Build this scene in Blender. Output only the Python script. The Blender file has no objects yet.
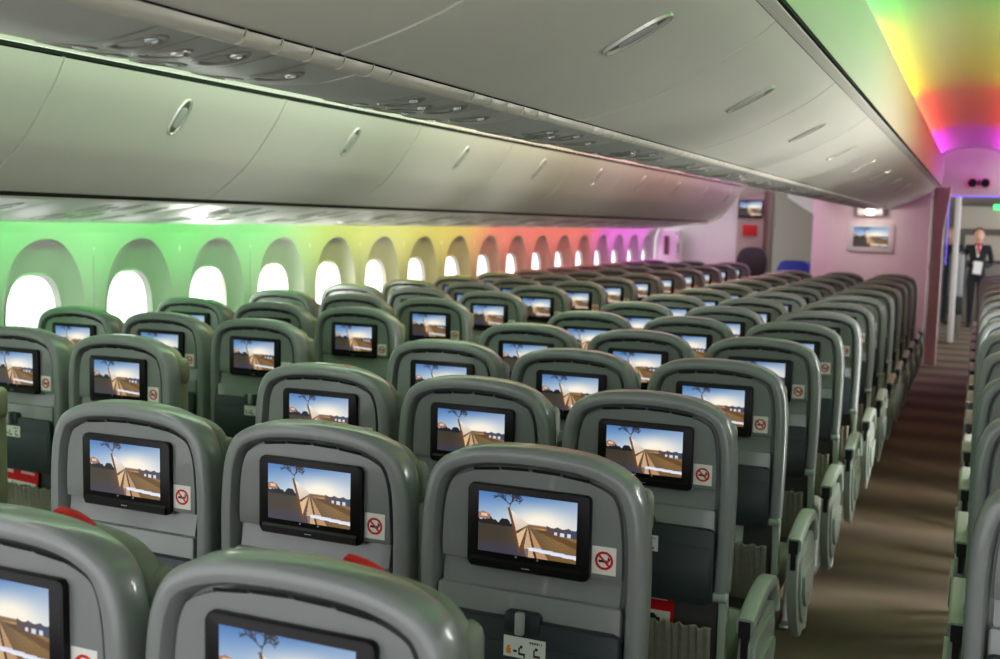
import bpy, bmesh, math, random
from mathutils import Vector, Matrix
random.seed(7)
S = bpy.context.scene
C = S.collection
PI = math.pi

# ------------------------------------------------------------------ node materials
def mat(name, col, rough=0.5, metal=0.0, noise=0.0, nscale=40.0, spec=0.5, emit=None, estr=0.0, coat=0.0, bump=0.0, bscale=200.0):
    m = bpy.data.materials.new(name); m.use_nodes = True
    nt = m.node_tree; b = nt.nodes['Principled BSDF']
    b.inputs['Base Color'].default_value = (*col, 1)
    b.inputs['Roughness'].default_value = rough
    b.inputs['Metallic'].default_value = metal
    b.inputs['Specular IOR Level'].default_value = spec
    b.inputs['Coat Weight'].default_value = coat
    if emit is not None:
        b.inputs['Emission Color'].default_value = (*emit, 1)
        b.inputs['Emission Strength'].default_value = estr
    if noise > 0:
        tc = nt.nodes.new('ShaderNodeTexCoord'); n = nt.nodes.new('ShaderNodeTexNoise')
        n.inputs['Scale'].default_value = nscale; n.inputs['Detail'].default_value = 3
        r = nt.nodes.new('ShaderNodeMapRange')
        r.inputs['To Min'].default_value = 1 - noise; r.inputs['To Max'].default_value = 1 + noise
        mx = nt.nodes.new('ShaderNodeMix'); mx.data_type = 'RGBA'; mx.blend_type = 'MULTIPLY'
        mx.inputs['Factor'].default_value = 1
        mx.inputs['A'].default_value = (*col, 1)
        nt.links.new(tc.outputs['Object'], n.inputs['Vector'])
        nt.links.new(n.outputs['Fac'], r.inputs['Value'])
        nt.links.new(r.outputs['Result'], mx.inputs['B'])
        nt.links.new(mx.outputs['Result'], b.inputs['Base Color'])
    if bump > 0:
        tc = nt.nodes.new('ShaderNodeTexCoord'); n = nt.nodes.new('ShaderNodeTexNoise')
        n.inputs['Scale'].default_value = bscale
        bp = nt.nodes.new('ShaderNodeBump'); bp.inputs['Strength'].default_value = bump; bp.inputs['Distance'].default_value = 0.002
        nt.links.new(tc.outputs['Object'], n.inputs['Vector'])
        nt.links.new(n.outputs['Fac'], bp.inputs['Height'])
        nt.links.new(bp.outputs['Normal'], b.inputs['Normal'])
    return m

def painted(name, estr=0.0, rough=0.4):
    """colours from the mesh's own 'paint' attribute; glowing when estr > 0"""
    m = bpy.data.materials.new(name); m.use_nodes = True
    nt = m.node_tree; b = nt.nodes['Principled BSDF']
    a = nt.nodes.new('ShaderNodeAttribute'); a.attribute_name = 'paint'
    b.inputs['Roughness'].default_value = rough
    if estr > 0:
        b.inputs['Base Color'].default_value = (0.01, 0.01, 0.01, 1)
        nt.links.new(a.outputs['Color'], b.inputs['Emission Color'])
        b.inputs['Emission Strength'].default_value = estr
    else:
        nt.links.new(a.outputs['Color'], b.inputs['Base Color'])
    return m

# colour of the mood lighting along the cabin (y in metres)
MOOD = [(0.0, (0.34, 0.42, 0.30)), (1.2, (0.30, 0.48, 0.26)), (2.6, (0.05, 0.80, 0.08)), (5.6, (0.05, 0.82, 0.06)), (6.2, (0.62, 0.80, 0.02)), (8.3, (0.88, 0.62, 0.02)),
        (8.9, (1.0, 0.13, 0.05)), (11.5, (1.0, 0.09, 0.06)), (12.1, (0.95, 0.04, 0.75)), (14.5, (0.85, 0.05, 0.85))]
def mood_mat(name, strength, mixw=0.0, shift=0.0):
    m = bpy.data.materials.new(name); m.use_nodes = True
    nt = m.node_tree; nt.nodes.clear()
    out = nt.nodes.new('ShaderNodeOutputMaterial'); e = nt.nodes.new('ShaderNodeEmission')
    g = nt.nodes.new('ShaderNodeNewGeometry'); sx = nt.nodes.new('ShaderNodeSeparateXYZ')
    mr = nt.nodes.new('ShaderNodeMapRange'); mr.inputs['From Min'].default_value = -shift; mr.inputs['From Max'].default_value = 15 - shift
    cr = nt.nodes.new('ShaderNodeValToRGB')
    el = cr.color_ramp.elements
    for i, (y, c) in enumerate(MOOD):
        k = el[i] if i < 2 else el.new(y / 15)
        k.position = y / 15; k.color = (*[v * (1 - mixw) + mixw for v in c], 1)
    nt.links.new(g.outputs['Position'], sx.inputs[0]); nt.links.new(sx.outputs['Y'], mr.inputs['Value'])
    nt.links.new(mr.outputs['Result'], cr.inputs['Fac']); nt.links.new(cr.outputs['Color'], e.inputs['Color'])
    e.inputs['Strength'].default_value = strength
    nt.links.new(e.outputs[0], out.inputs[0])
    return m

def carpet_mat():
    m = bpy.data.materials.new('carpet'); m.use_nodes = True
    nt = m.node_tree; b = nt.nodes['Principled BSDF']; b.inputs['Roughness'].default_value = 0.95
    b.inputs['Specular IOR Level'].default_value = 0.1
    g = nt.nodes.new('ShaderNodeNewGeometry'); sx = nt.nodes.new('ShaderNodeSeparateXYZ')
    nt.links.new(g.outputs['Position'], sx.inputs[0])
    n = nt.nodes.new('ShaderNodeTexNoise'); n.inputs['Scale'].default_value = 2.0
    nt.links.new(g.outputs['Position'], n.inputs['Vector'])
    # light and shade bands painted across the aisle, one set per seat row
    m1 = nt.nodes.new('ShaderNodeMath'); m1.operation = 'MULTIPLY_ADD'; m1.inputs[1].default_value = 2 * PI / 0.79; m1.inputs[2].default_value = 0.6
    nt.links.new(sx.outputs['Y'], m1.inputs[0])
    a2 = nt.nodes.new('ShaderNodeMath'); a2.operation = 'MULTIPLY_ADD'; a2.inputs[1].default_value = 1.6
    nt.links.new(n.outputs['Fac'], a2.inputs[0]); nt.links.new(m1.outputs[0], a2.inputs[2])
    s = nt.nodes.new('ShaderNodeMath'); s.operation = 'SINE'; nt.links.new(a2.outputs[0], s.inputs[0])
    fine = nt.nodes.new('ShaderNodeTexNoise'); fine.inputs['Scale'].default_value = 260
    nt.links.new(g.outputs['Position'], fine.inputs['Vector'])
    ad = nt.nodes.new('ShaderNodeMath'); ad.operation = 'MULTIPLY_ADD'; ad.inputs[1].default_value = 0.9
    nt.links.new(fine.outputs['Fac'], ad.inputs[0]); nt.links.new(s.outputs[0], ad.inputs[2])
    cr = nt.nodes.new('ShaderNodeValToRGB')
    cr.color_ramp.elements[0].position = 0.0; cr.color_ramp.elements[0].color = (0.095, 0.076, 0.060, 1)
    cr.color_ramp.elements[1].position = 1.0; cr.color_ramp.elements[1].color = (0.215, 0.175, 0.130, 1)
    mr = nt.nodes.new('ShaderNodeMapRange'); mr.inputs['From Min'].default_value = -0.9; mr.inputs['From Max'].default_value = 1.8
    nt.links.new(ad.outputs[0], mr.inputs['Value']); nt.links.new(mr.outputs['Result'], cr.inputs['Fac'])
    nt.links.new(cr.outputs['Color'], b.inputs['Base Color'])
    return m

M = dict(
    shell=mat('grey_green_plastic', (0.225, 0.240, 0.242), 0.30, noise=0.04, nscale=9, coat=0.3),
    slot=mat('dark_slot', (0.012, 0.013, 0.014), 0.7),
    bezel=mat('black_gloss_plastic', (0.008, 0.007, 0.008), 0.35, noise=0.05, spec=0.3),
    tray=mat('dark_slate_plastic', (0.030, 0.042, 0.047), 0.42, noise=0.05, nscale=12),
    latch=mat('pale_grey_plastic', (0.33, 0.35, 0.34), 0.35, noise=0.03),
    cloth=mat('grey_leather', (0.20, 0.215, 0.185), 0.55, noise=0.08, nscale=14, bump=0.2),
    cloth2=mat('olive_leather', (0.27, 0.265, 0.190), 0.55, noise=0.08, nscale=14, bump=0.2),
    red=mat('red_cloth', (0.62, 0.012, 0.02), 0.7, noise=0.08, nscale=30),
    pocket=mat('beige_elastic_cloth', (0.26, 0.245, 0.205), 0.8, noise=0.18, nscale=60),
    lower=mat('brown_grey_panel', (0.075, 0.075, 0.068), 0.6, noise=0.1),
    arm=mat('pale_green_grey_plastic', (0.34, 0.385, 0.345), 0.36, noise=0.05, nscale=9),
    metal=mat('brushed_metal', (0.55, 0.56, 0.54), 0.3, metal=0.9, noise=0.05),
    screen=painted('lit_screen', 0.9),
    print=painted('printed_label', 0.0),
    bin=mat('bin_white', (0.82, 0.81, 0.745), 0.42, noise=0.025, nscale=5),
    cove=mat('cove_white', (0.70, 0.62, 0.61), 0.8, noise=0.02, nscale=4),
    wall=mat('sidewall_white', (0.74, 0.75, 0.72), 0.75, noise=0.02, nscale=6),
    reveal=mat('window_reveal_grey', (0.60, 0.59, 0.57), 0.7, noise=0.02, nscale=6),
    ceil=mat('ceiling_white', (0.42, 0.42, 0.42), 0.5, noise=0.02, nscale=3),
    silver=mat('satin_silver', (0.76, 0.76, 0.74), 0.42, metal=0.45, noise=0.04, nscale=8),
    silverdark=mat('satin_silver_dark', (0.44, 0.43, 0.41), 0.3, metal=0.5, noise=0.04),
    rail=mat('ivory_rail', (0.72, 0.69, 0.62), 0.4, noise=0.03, nscale=7),
    dark=mat('black_gap', (0.006, 0.006, 0.006), 0.8),
    chrome=mat('latch_chrome', (0.82, 0.81, 0.76), 0.25, metal=0.3, noise=0.03),
    latchlens=mat('latch_insert', (0.60, 0.62, 0.60), 0.25, noise=0.03),
    cup=mat('latch_cup', (0.22, 0.22, 0.18), 0.4, noise=0.03),
    lilac=mat('bulkhead_lilac', (0.86, 0.76, 0.76), 0.5, noise=0.03, nscale=5),
    curtain=mat('mauve_curtain', (0.80, 0.66, 0.60), 0.85, noise=0.12, nscale=20),
    galley=mat('galley_grey', (0.20, 0.18, 0.15), 0.5, noise=0.06),
    beige=mat('monument_beige', (0.42, 0.38, 0.32), 0.5, noise=0.05),
    brown=mat('brown_trim', (0.16, 0.11, 0.08), 0.5, noise=0.06),
    white=mat('white_plastic', (0.80, 0.79, 0.77), 0.45, noise=0.02),
    jump=mat('charcoal_leather', (0.05, 0.05, 0.052), 0.55, noise=0.08),
    blue=mat('blue_leather', (0.03, 0.04, 0.30), 0.55, noise=0.08),
    suit=mat('dark_suit', (0.016, 0.017, 0.022), 0.75, noise=0.1),
    shirt=mat('white_shirt', (0.75, 0.75, 0.75), 0.7, noise=0.03),
    skin=mat('skin', (0.58, 0.34, 0.25), 0.55, noise=0.05),
    hair=mat('dark_hair', (0.03, 0.018, 0.012), 0.5, noise=0.2, nscale=60),
    fair=mat('fair_hair', (0.42, 0.27, 0.10), 0.5, noise=0.2, nscale=60),
    paper=mat('paper', (0.80, 0.79, 0.78), 0.8, noise=0.03),
    scarf=mat('red_scarf', (0.50, 0.03, 0.05), 0.7, noise=0.05),
    lamp=mat('warm_lamp', (0.9, 0.85, 0.7), 0.5, emit=(1.0, 0.88, 0.62), estr=9.0),
    bead=mat('reading_lens', (0.62, 0.64, 0.62), 0.15, noise=0.02, emit=(0.9, 1.0, 0.95), estr=0.03),
    greensign=mat('green_sign', (0.05, 0.5, 0.15), 0.5, emit=(0.10, 0.95, 0.25), estr=1.6),
    pink=mat('pink_panel', (0.92, 0.50, 0.64), 0.5, noise=0.03),
    violet=mat('violet_strip', (0.3, 0.2, 0.9), 0.5, emit=(0.22, 0.15, 1.0), estr=1.0),
    redsign=mat('red_placard', (0.55, 0.03, 0.03), 0.5, noise=0.04),
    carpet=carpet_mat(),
    mood_wall=mood_mat('sidewall_mood_light', 25.0, 0.07),
    mood_left=mood_mat('left_aisle_mood_light', 8.0, 0.05, .6),
    mood_ceil=mood_mat('ceiling_mood_light', 42.0, 0.0, .6),
)

# ------------------------------------------------------------------ mesh helpers
class MB:
    def __init__(s): s.v = []; s.f = []; s.m = []; s.c = None
    def add(s, vs, fs, mi=0):
        b = len(s.v); s.v += [tuple(p) for p in vs]
        for f in fs: s.f.append(tuple(b + i for i in f)); s.m.append(mi)
    def box(s, x0, x1, y0, y1, z0, z1, mi=0, bev=0.0, seg=2):
        if bev <= 0:
            vs = [(x, y, z) for x in (x0, x1) for y in (y0, y1) for z in (z0, z1)]
            s.add(vs, [(0, 1, 3, 2), (4, 6, 7, 5), (0, 4, 5, 1), (2, 3, 7, 6), (0, 2, 6, 4), (1, 5, 7, 3)], mi); return
        bm = bmesh.new(); bmesh.ops.create_cube(bm, size=1)
        for v in bm.verts:
            v.co = Vector(((x0 + x1) / 2 + v.co.x * (x1 - x0), (y0 + y1) / 2 + v.co.y * (y1 - y0), (z0 + z1) / 2 + v.co.z * (z1 - z0)))
        bmesh.ops.bevel(bm, geom=bm.edges[:] , offset=bev, segments=seg, profile=0.5, affect='EDGES')
        s.bm(bm, mi)
    def bm(s, bm, mi=0):
        bm.verts.index_update()
        s.add([v.co.copy() for v in bm.verts], [[v.index for v in f.verts] for f in bm.faces], mi); bm.free()
    def rings(s, rs, mi=0, closed=True, caps=(False, False)):
        n = len(rs[0]); vs = [p for r in rs for p in r]; fs = []
        for k in range(len(rs) - 1):
            for i in range(n if closed else n - 1):
                j = (i + 1) % n
                fs.append((k * n + i, k * n + j, (k + 1) * n + j, (k + 1) * n + i))
        if caps[0]: fs.append(tuple(range(n - 1, -1, -1)))
        if caps[1]: fs.append(tuple((len(rs) - 1) * n + i for i in range(n)))
        s.add(vs, fs, mi)
    def tube(s, path, r, n=10, mi=0, caps=True):
        rs = []; P = [Vector(p) for p in path]
        up = Vector((0.0, 0.0, 1.0))
        for k, p in enumerate(P):
            d = (P[min(k + 1, len(P) - 1)] - P[max(k - 1, 0)]).normalized()
            a = d.cross(up)
            if a.length < 1e-3: a = d.cross(Vector((1, 0, 0)))
            a.normalize(); b = a.cross(d)
            rr = r[k] if isinstance(r, (list, tuple)) else r
            rs.append([p + a * math.cos(t) * rr + b * math.sin(t) * rr for t in [2 * PI * i / n for i in range(n)]])
        s.rings(rs, mi, True, (caps, caps))
    def prism(s, poly, axis, lo, hi, mi=0, bev=0.0):
        """poly of 2D points extruded along an axis ('x': poly is y,z; 'y': x,z; 'z': x,y)"""
        def at(p, t): return {'x': (t, p[0], p[1]), 'y': (p[0], t, p[1]), 'z': (p[0], p[1], t)}[axis]
        bm = bmesh.new()
        A = [bm.verts.new(at(p, lo)) for p in poly]; B = [bm.verts.new(at(p, hi)) for p in poly]
        n = len(poly)
        f1 = bm.faces.new(A); f2 = bm.faces.new(B[::-1])
        for i in range(n): bm.faces.new((A[i], B[i], B[(i + 1) % n], A[(i + 1) % n]))
        if bev > 0:
            es = list(f1.edges) + list(f2.edges)
            bmesh.ops.bevel(bm, geom=es, offset=bev, segments=2, profile=0.5, affect='EDGES')
        s.bm(bm, mi)
    def build(s, name, mats, parent=None, smooth=35.0):
        me = bpy.data.meshes.new(name); me.from_pydata(s.v, [], s.f)
        mats = mats if isinstance(mats, (list, tuple)) else [mats]
        for m in mats: me.materials.append(m)
        if len(mats) > 1:
            me.polygons.foreach_set('material_index', s.m)
        if s.c:
            a = me.color_attributes.new('paint', 'FLOAT_COLOR', 'CORNER'); k = 0
            for p, c in zip(me.polygons, s.c):
                for _ in p.vertices: a.data[k].color = (*c, 1); k += 1
        bm = bmesh.new(); bm.from_mesh(me)
        bmesh.ops.recalc_face_normals(bm, faces=bm.faces)
        bm.to_mesh(me); bm.free()
        if smooth:
            me.polygons.foreach_set('use_smooth', [True] * len(me.polygons))
            try: me.set_sharp_from_angle(angle=math.radians(smooth))
            except Exception: pass
        me.update()
        o = bpy.data.objects.new(name, me); C.objects.link(o)
        if parent is not None: o.parent = parent
        return o

def tag(o, label=None, cat=None, group=None, kind=None):
    if label: o['label'] = label
    if cat: o['category'] = cat
    if group: o['group'] = group
    if kind: o['kind'] = kind
    return o
def empty(name, loc=(0, 0, 0), rz=0.0):
    o = bpy.data.objects.new(name, None); C.objects.link(o)
    o.location = loc; o.rotation_euler = (0, 0, rz); o.empty_display_size = 0.1
    return o
def struct(o): o['kind'] = 'structure'; return o
KIDS = {}
def copy_tree(o, parent=None, skip=()):
    c = o.copy(); C.objects.link(c)
    if parent is not None: c.parent = parent
    for ch in list(o.children):
        if ch.name.split('.')[0] not in skip: copy_tree(ch, c, skip)
    return c
def lin(c): return tuple((v / 255) ** 2.2 for v in c)
def smooth_curve(pts, n):
    """Catmull-Rom through 2D points"""
    P = [Vector((*p, 0)) for p in pts]; out = []
    seg = len(P) - 1
    for k in range(n):
        t = k / (n - 1) * seg; i = min(int(t), seg - 1); u = t - i
        a = P[max(i - 1, 0)]; b = P[i]; c = P[i + 1]; d = P[min(i + 2, seg)]
        q = 0.5 * (2 * b + (c - a) * u + (2 * a - 5 * b + 4 * c - d) * u * u + (3 * b - a - 3 * c + d) * u ** 3)
        out.append((q.x, q.y))
    return out
def rrect(x0, x1, z0, z1, r, n=5):
    out = []
    for cx, cz, a0 in ((x1 - r, z1 - r, 0), (x0 + r, z1 - r, 90), (x0 + r, z0 + r, 180), (x1 - r, z0 + r, 270)):
        for i in range(n + 1):
            a = math.radians(a0 + 90 * i / n); out.append((cx + r * math.cos(a), cz + r * math.sin(a)))
    return out
def plate(mb, poly, y_front, y_back, bev=0.003, mi=0):
    mb.prism(poly, 'y', y_front, y_back, mi, bev)

# ------------------------------------------------------------------ painted rasters (drawn as coloured faces)
def inside(p, poly):
    x, y = p; r = False; j = len(poly) - 1
    for i in range(len(poly)):
        xi, yi = poly[i]; xj, yj = poly[j]
        if (yi > y) != (yj > y) and x < (xj - xi) * (y - yi) / (yj - yi) + xi: r = not r
        j = i
    return r
def segd(p, a, b):
    ax, ay = a; bx, by = b; px, py = p
    L = (bx - ax) ** 2 + (by - ay) ** 2
    t = max(0, min(1, ((px - ax) * (bx - ax) + (py - ay) * (by - ay)) / L))
    return math.hypot(px - ax - t * (bx - ax), py - ay - t * (by - ay))
def raster(name, x0, x1, z0, z1, y, nx, nz, fn, m, parent, back=None):
    mb = MB(); mb.c = []
    vs = [(x0 + (x1 - x0) * i / nx, y, z1 + (z0 - z1) * j / nz) for j in range(nz + 1) for i in range(nx + 1)]
    fs = []
    for j in range(nz):
        for i in range(nx):
            a = j * (nx + 1) + i
            fs.append((a, a + nx + 1, a + nx + 2, a + 1)); mb.c.append(fn((i + .5) / nx, (j + .5) / nz))
    mb.add(vs, fs)
    return mb.build(name, m, parent, smooth=None)

def mixc(a, b, t):
    t = max(0, min(1, t)); return tuple(a[i] * (1 - t) + b[i] * t for i in range(3))
_rn = random.Random(3)
TREE = []
def _branch(x, y, ang, L, d):
    if d == 0 or L < .012: return
    x2, y2 = x + math.cos(ang) * L * .62, y - math.sin(ang) * L
    TREE.append(((x, y), (x2, y2), .0036 + .0011 * d))
    for _ in range(3 if d > 2 else 2):
        _branch(x2, y2, ang + _rn.uniform(-.95, .95), L * _rn.uniform(.66, .88), d - 1)
_branch(.325, .27, PI / 2, .10, 6)
def screen_px(u, v):
    # sky
    hor = .49
    c = mixc((84, 128, 186), (176, 196, 218), v / hor * 1.1)
    glow = math.exp(-(((u - .66) / .34) ** 2 + ((v - .42) / .26) ** 2))
    c = mixc(c, (255, 246, 228), glow * 1.15)
    c = mixc(c, (228, 226, 226), max(0, u - .55) * .9)
    if v > .5:
        # ground
        g = mixc((74, 68, 60), (146, 118, 80), (u - .25) * 1.8)
        g = mixc(g, (98, 72, 42), max(0, (v - .62)) * 1.2)
        n = math.sin(u * 71 + v * 23) * math.sin(v * 97 - u * 31)
        g = tuple(k * (1 + .04 * n) for k in g)
        c = g
        if u < .44: c = mixc(c, (66, 70, 104), max(0, (v - .72) * 2.6))
        if u > .60 and abs(v - (.50 + .5 * (u - .58))) < .035 + .05 * (u - .6): c = mixc(c, (92, 62, 40), .6)
        if v < .53: c = mixc((214, 170, 112), c, abs(u - .66) * 6 + .2) if u > .48 else c
    tl = .44 + .035 * math.sin(u * 40) + .015 * math.sin(u * 97)
    if u < .40 and tl < v < .53 + .02 * u: c = (44, 40, 44)
    if u > .70 and .455 + .012 * math.sin(u * 60) < v < .56 + .12 * (u - .7): c = mixc((104, 84, 78), (74, 82, 104), (u - .7) * 3.4)
    if u > .47 and u < .70 and v > .455 and v < .50: c = mixc((120, 84, 60), c, abs(v - .48) * 20)
    if .78 < u < .96 and .53 < v < .575 + .08 * (u - .78) and math.sin(u * 90) > -.3: c = (214, 220, 232)
    if u < .12 and .33 + .07 * abs(u - .05) * 8 < v < .45: c = (168, 122, 98)
    if .03 < u < .09 and .37 < v < .42: c = (226, 200, 170)
    for a, b, w in TREE:
        if v < .3 and segd((u * 1.7, v), (a[0] * 1.7, a[1]), (b[0] * 1.7, b[1])) < w: c = mixc(c, (58, 54, 66), .75)
    p = (u, v)
    # bench seen from its end: pale back panels and slats running away
    if inside(p, [(.312, .235), (.335, .25), (.515, .45), (.50, .48), (.39, .60)]): c = mixc((236, 228, 216), (206, 182, 158), (v - .3) * 2.2)
    if inside(p, [(.30, .22), (.325, .215), (.455, .93), (.425, .95)]): c = (118, 78, 52)
    if inside(p, [(.50, .51), (.395, .63), (.43, .86)]): c = (226, 190, 150)
    if inside(p, [(.49, .52), (.40, .60), (.405, .635)]): c = (96, 66, 48)
    if inside(p, [(.51, .51), (.475, .86), (.50, 1.0), (.585, 1.0)]): c = (206, 172, 138)
    if inside(p, [(.53, .51), (.61, 1.0), (.725, 1.0)]): c = (190, 150, 114)
    if inside(p, [(.515, .51), (.585, 1.0), (.61, 1.0)]): c = (78, 54, 42)
    if inside(p, [(.44, .88), (.52, .86), (.52, 1.0), (.43, 1.0)]): c = mixc(c, (84, 74, 92), .6)
    if inside(p, [(.515, .845), (.56, .825), (1.0, .872), (1.0, .935), (.53, .885)]): c = mixc((236, 238, 246), (168, 186, 226), abs(v - .86 - .1 * (u - .5)) * 12)
    return lin(tuple(max(0, min(255, k)) for k in c))
def smoke_px(u, v):
    c = (222, 222, 216)
    x, y = (u - .5) * 1.0, (v - .5) * 1.12
    r = math.hypot(x, y)
    if abs(y - .02) < .05 and -.22 < x < .20: c = (24, 24, 24) if x < .10 else (150, 70, 60)
    if abs(x - .17) < .02 and -.16 < y < -.02: c = (60, 60, 60)
    if abs(x - .23) < .018 and -.12 < y < .0: c = (60, 60, 60)
    if .275 < r < .375: c = (196, 34, 38)
    if r < .33 and abs(x - y) < .062: c = (196, 34, 38)
    return lin(c)
def label_px(u, v):
    c = (206, 210, 204)
    if .05 < u < .20 and .45 < v < .88:
        c = (206, 210, 204)
        if math.hypot((u - .12) * 2.2, v - .53) < .09: c = (214, 140, 40)
        if .08 < u < .17 and .62 < v < .84: c = (214, 140, 40)
    for x0 in (.36, .72):
        if math.hypot((u - x0 - .06) * 2.2, v - .46) < .08: c = (40, 44, 46)
        if x0 < u < x0 + .035 and .5 < v < .86: c = (40, 44, 46)
        if x0 < u < x0 + .16 and .74 < v < .84: c = (40, 44, 46)
        if x0 + .13 < u < x0 + .16 and .74 < v < .95: c = (40, 44, 46)
    if .24 < u < .32 and .66 < v < .74: c = (40, 44, 46)
    if .62 < u < .94 and .16 < v < .26 and math.sin(u * 120) > -.2: c = (50, 54, 56)
    return lin(c)
def card_px(u, v):
    c = (206, 18, 28)
    if .58 < u < .90 and .14 < v < .20: c = (238, 190, 190)
    if .12 < u < .40 and .16 < v < .22: c = (240, 205, 205)
    if .04 < u < .95 and .34 < v < .66:
        c = (224, 222, 214)
        for a, b, w in (((.10, .46), (.42, .44), .02), ((.10, .56), (.40, .55), .018), ((.40, .40), (.30, .60), .014), ((.58, .58), (.74, .44), .03), ((.70, .42), (.88, .56), .02), ((.80, .46), (.86, .60), .014)):
            if segd((u, v), a, b) < w: c = (52, 58, 70)
        if math.hypot(u - .64, v - .55) < .03: c = (150, 60, 50)
    if .06 < u < .9 and .80 < v < .84 and math.sin(u * 70) > 0: c = (232, 170, 170)
    return lin(c)
def card_blue_px(u, v):
    c = (206, 212, 206)
    if .15 < u < .85 and .30 < v < .62: c = (70, 140, 180)
    if .15 < u < .7 and .12 < v < .18: c = (140, 148, 150)
    return lin(c)

# ------------------------------------------------------------------ the seat
ZB1, ZB0 = 1.098, 0.935            # monitor top and bottom
HALF = [(.2250, .678), (.2290, .82), (.2305, .95), (.2265, 1.040), (.2165, 1.092), (.1960, 1.130), (.160, 1.153), (.112, 1.167), (.056, 1.173), (0, 1.175)]
def outline(n=34):
    r = smooth_curve(HALF, n)
    return r + [(-x, z) for x, z in reversed(r[:-1])]
OUT = outline()
def inset(pts, d):
    out = []; n = len(pts)
    for i, (x, z) in enumerate(pts):
        a = pts[max(i - 1, 0)]; b = pts[min(i + 1, n - 1)]
        tx, tz = b[0] - a[0], b[1] - a[1]; L = math.hypot(tx, tz)
        if i in (0, n - 1): tx, tz, L = 0, (1 if i == 0 else -1), 1
        out.append((x - tz / L * d, z + tx / L * d * -1 if False else z + (tx / L) * d))
    return out
def arch(d, zmin):
    """outline inset by d and cut at zmin, closed polygon"""
    p = [q for q in inset(OUT, d) if q[1] > zmin + .004]
    return [(p[0][0], zmin)] + p + [(p[-1][0], zmin)]

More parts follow.
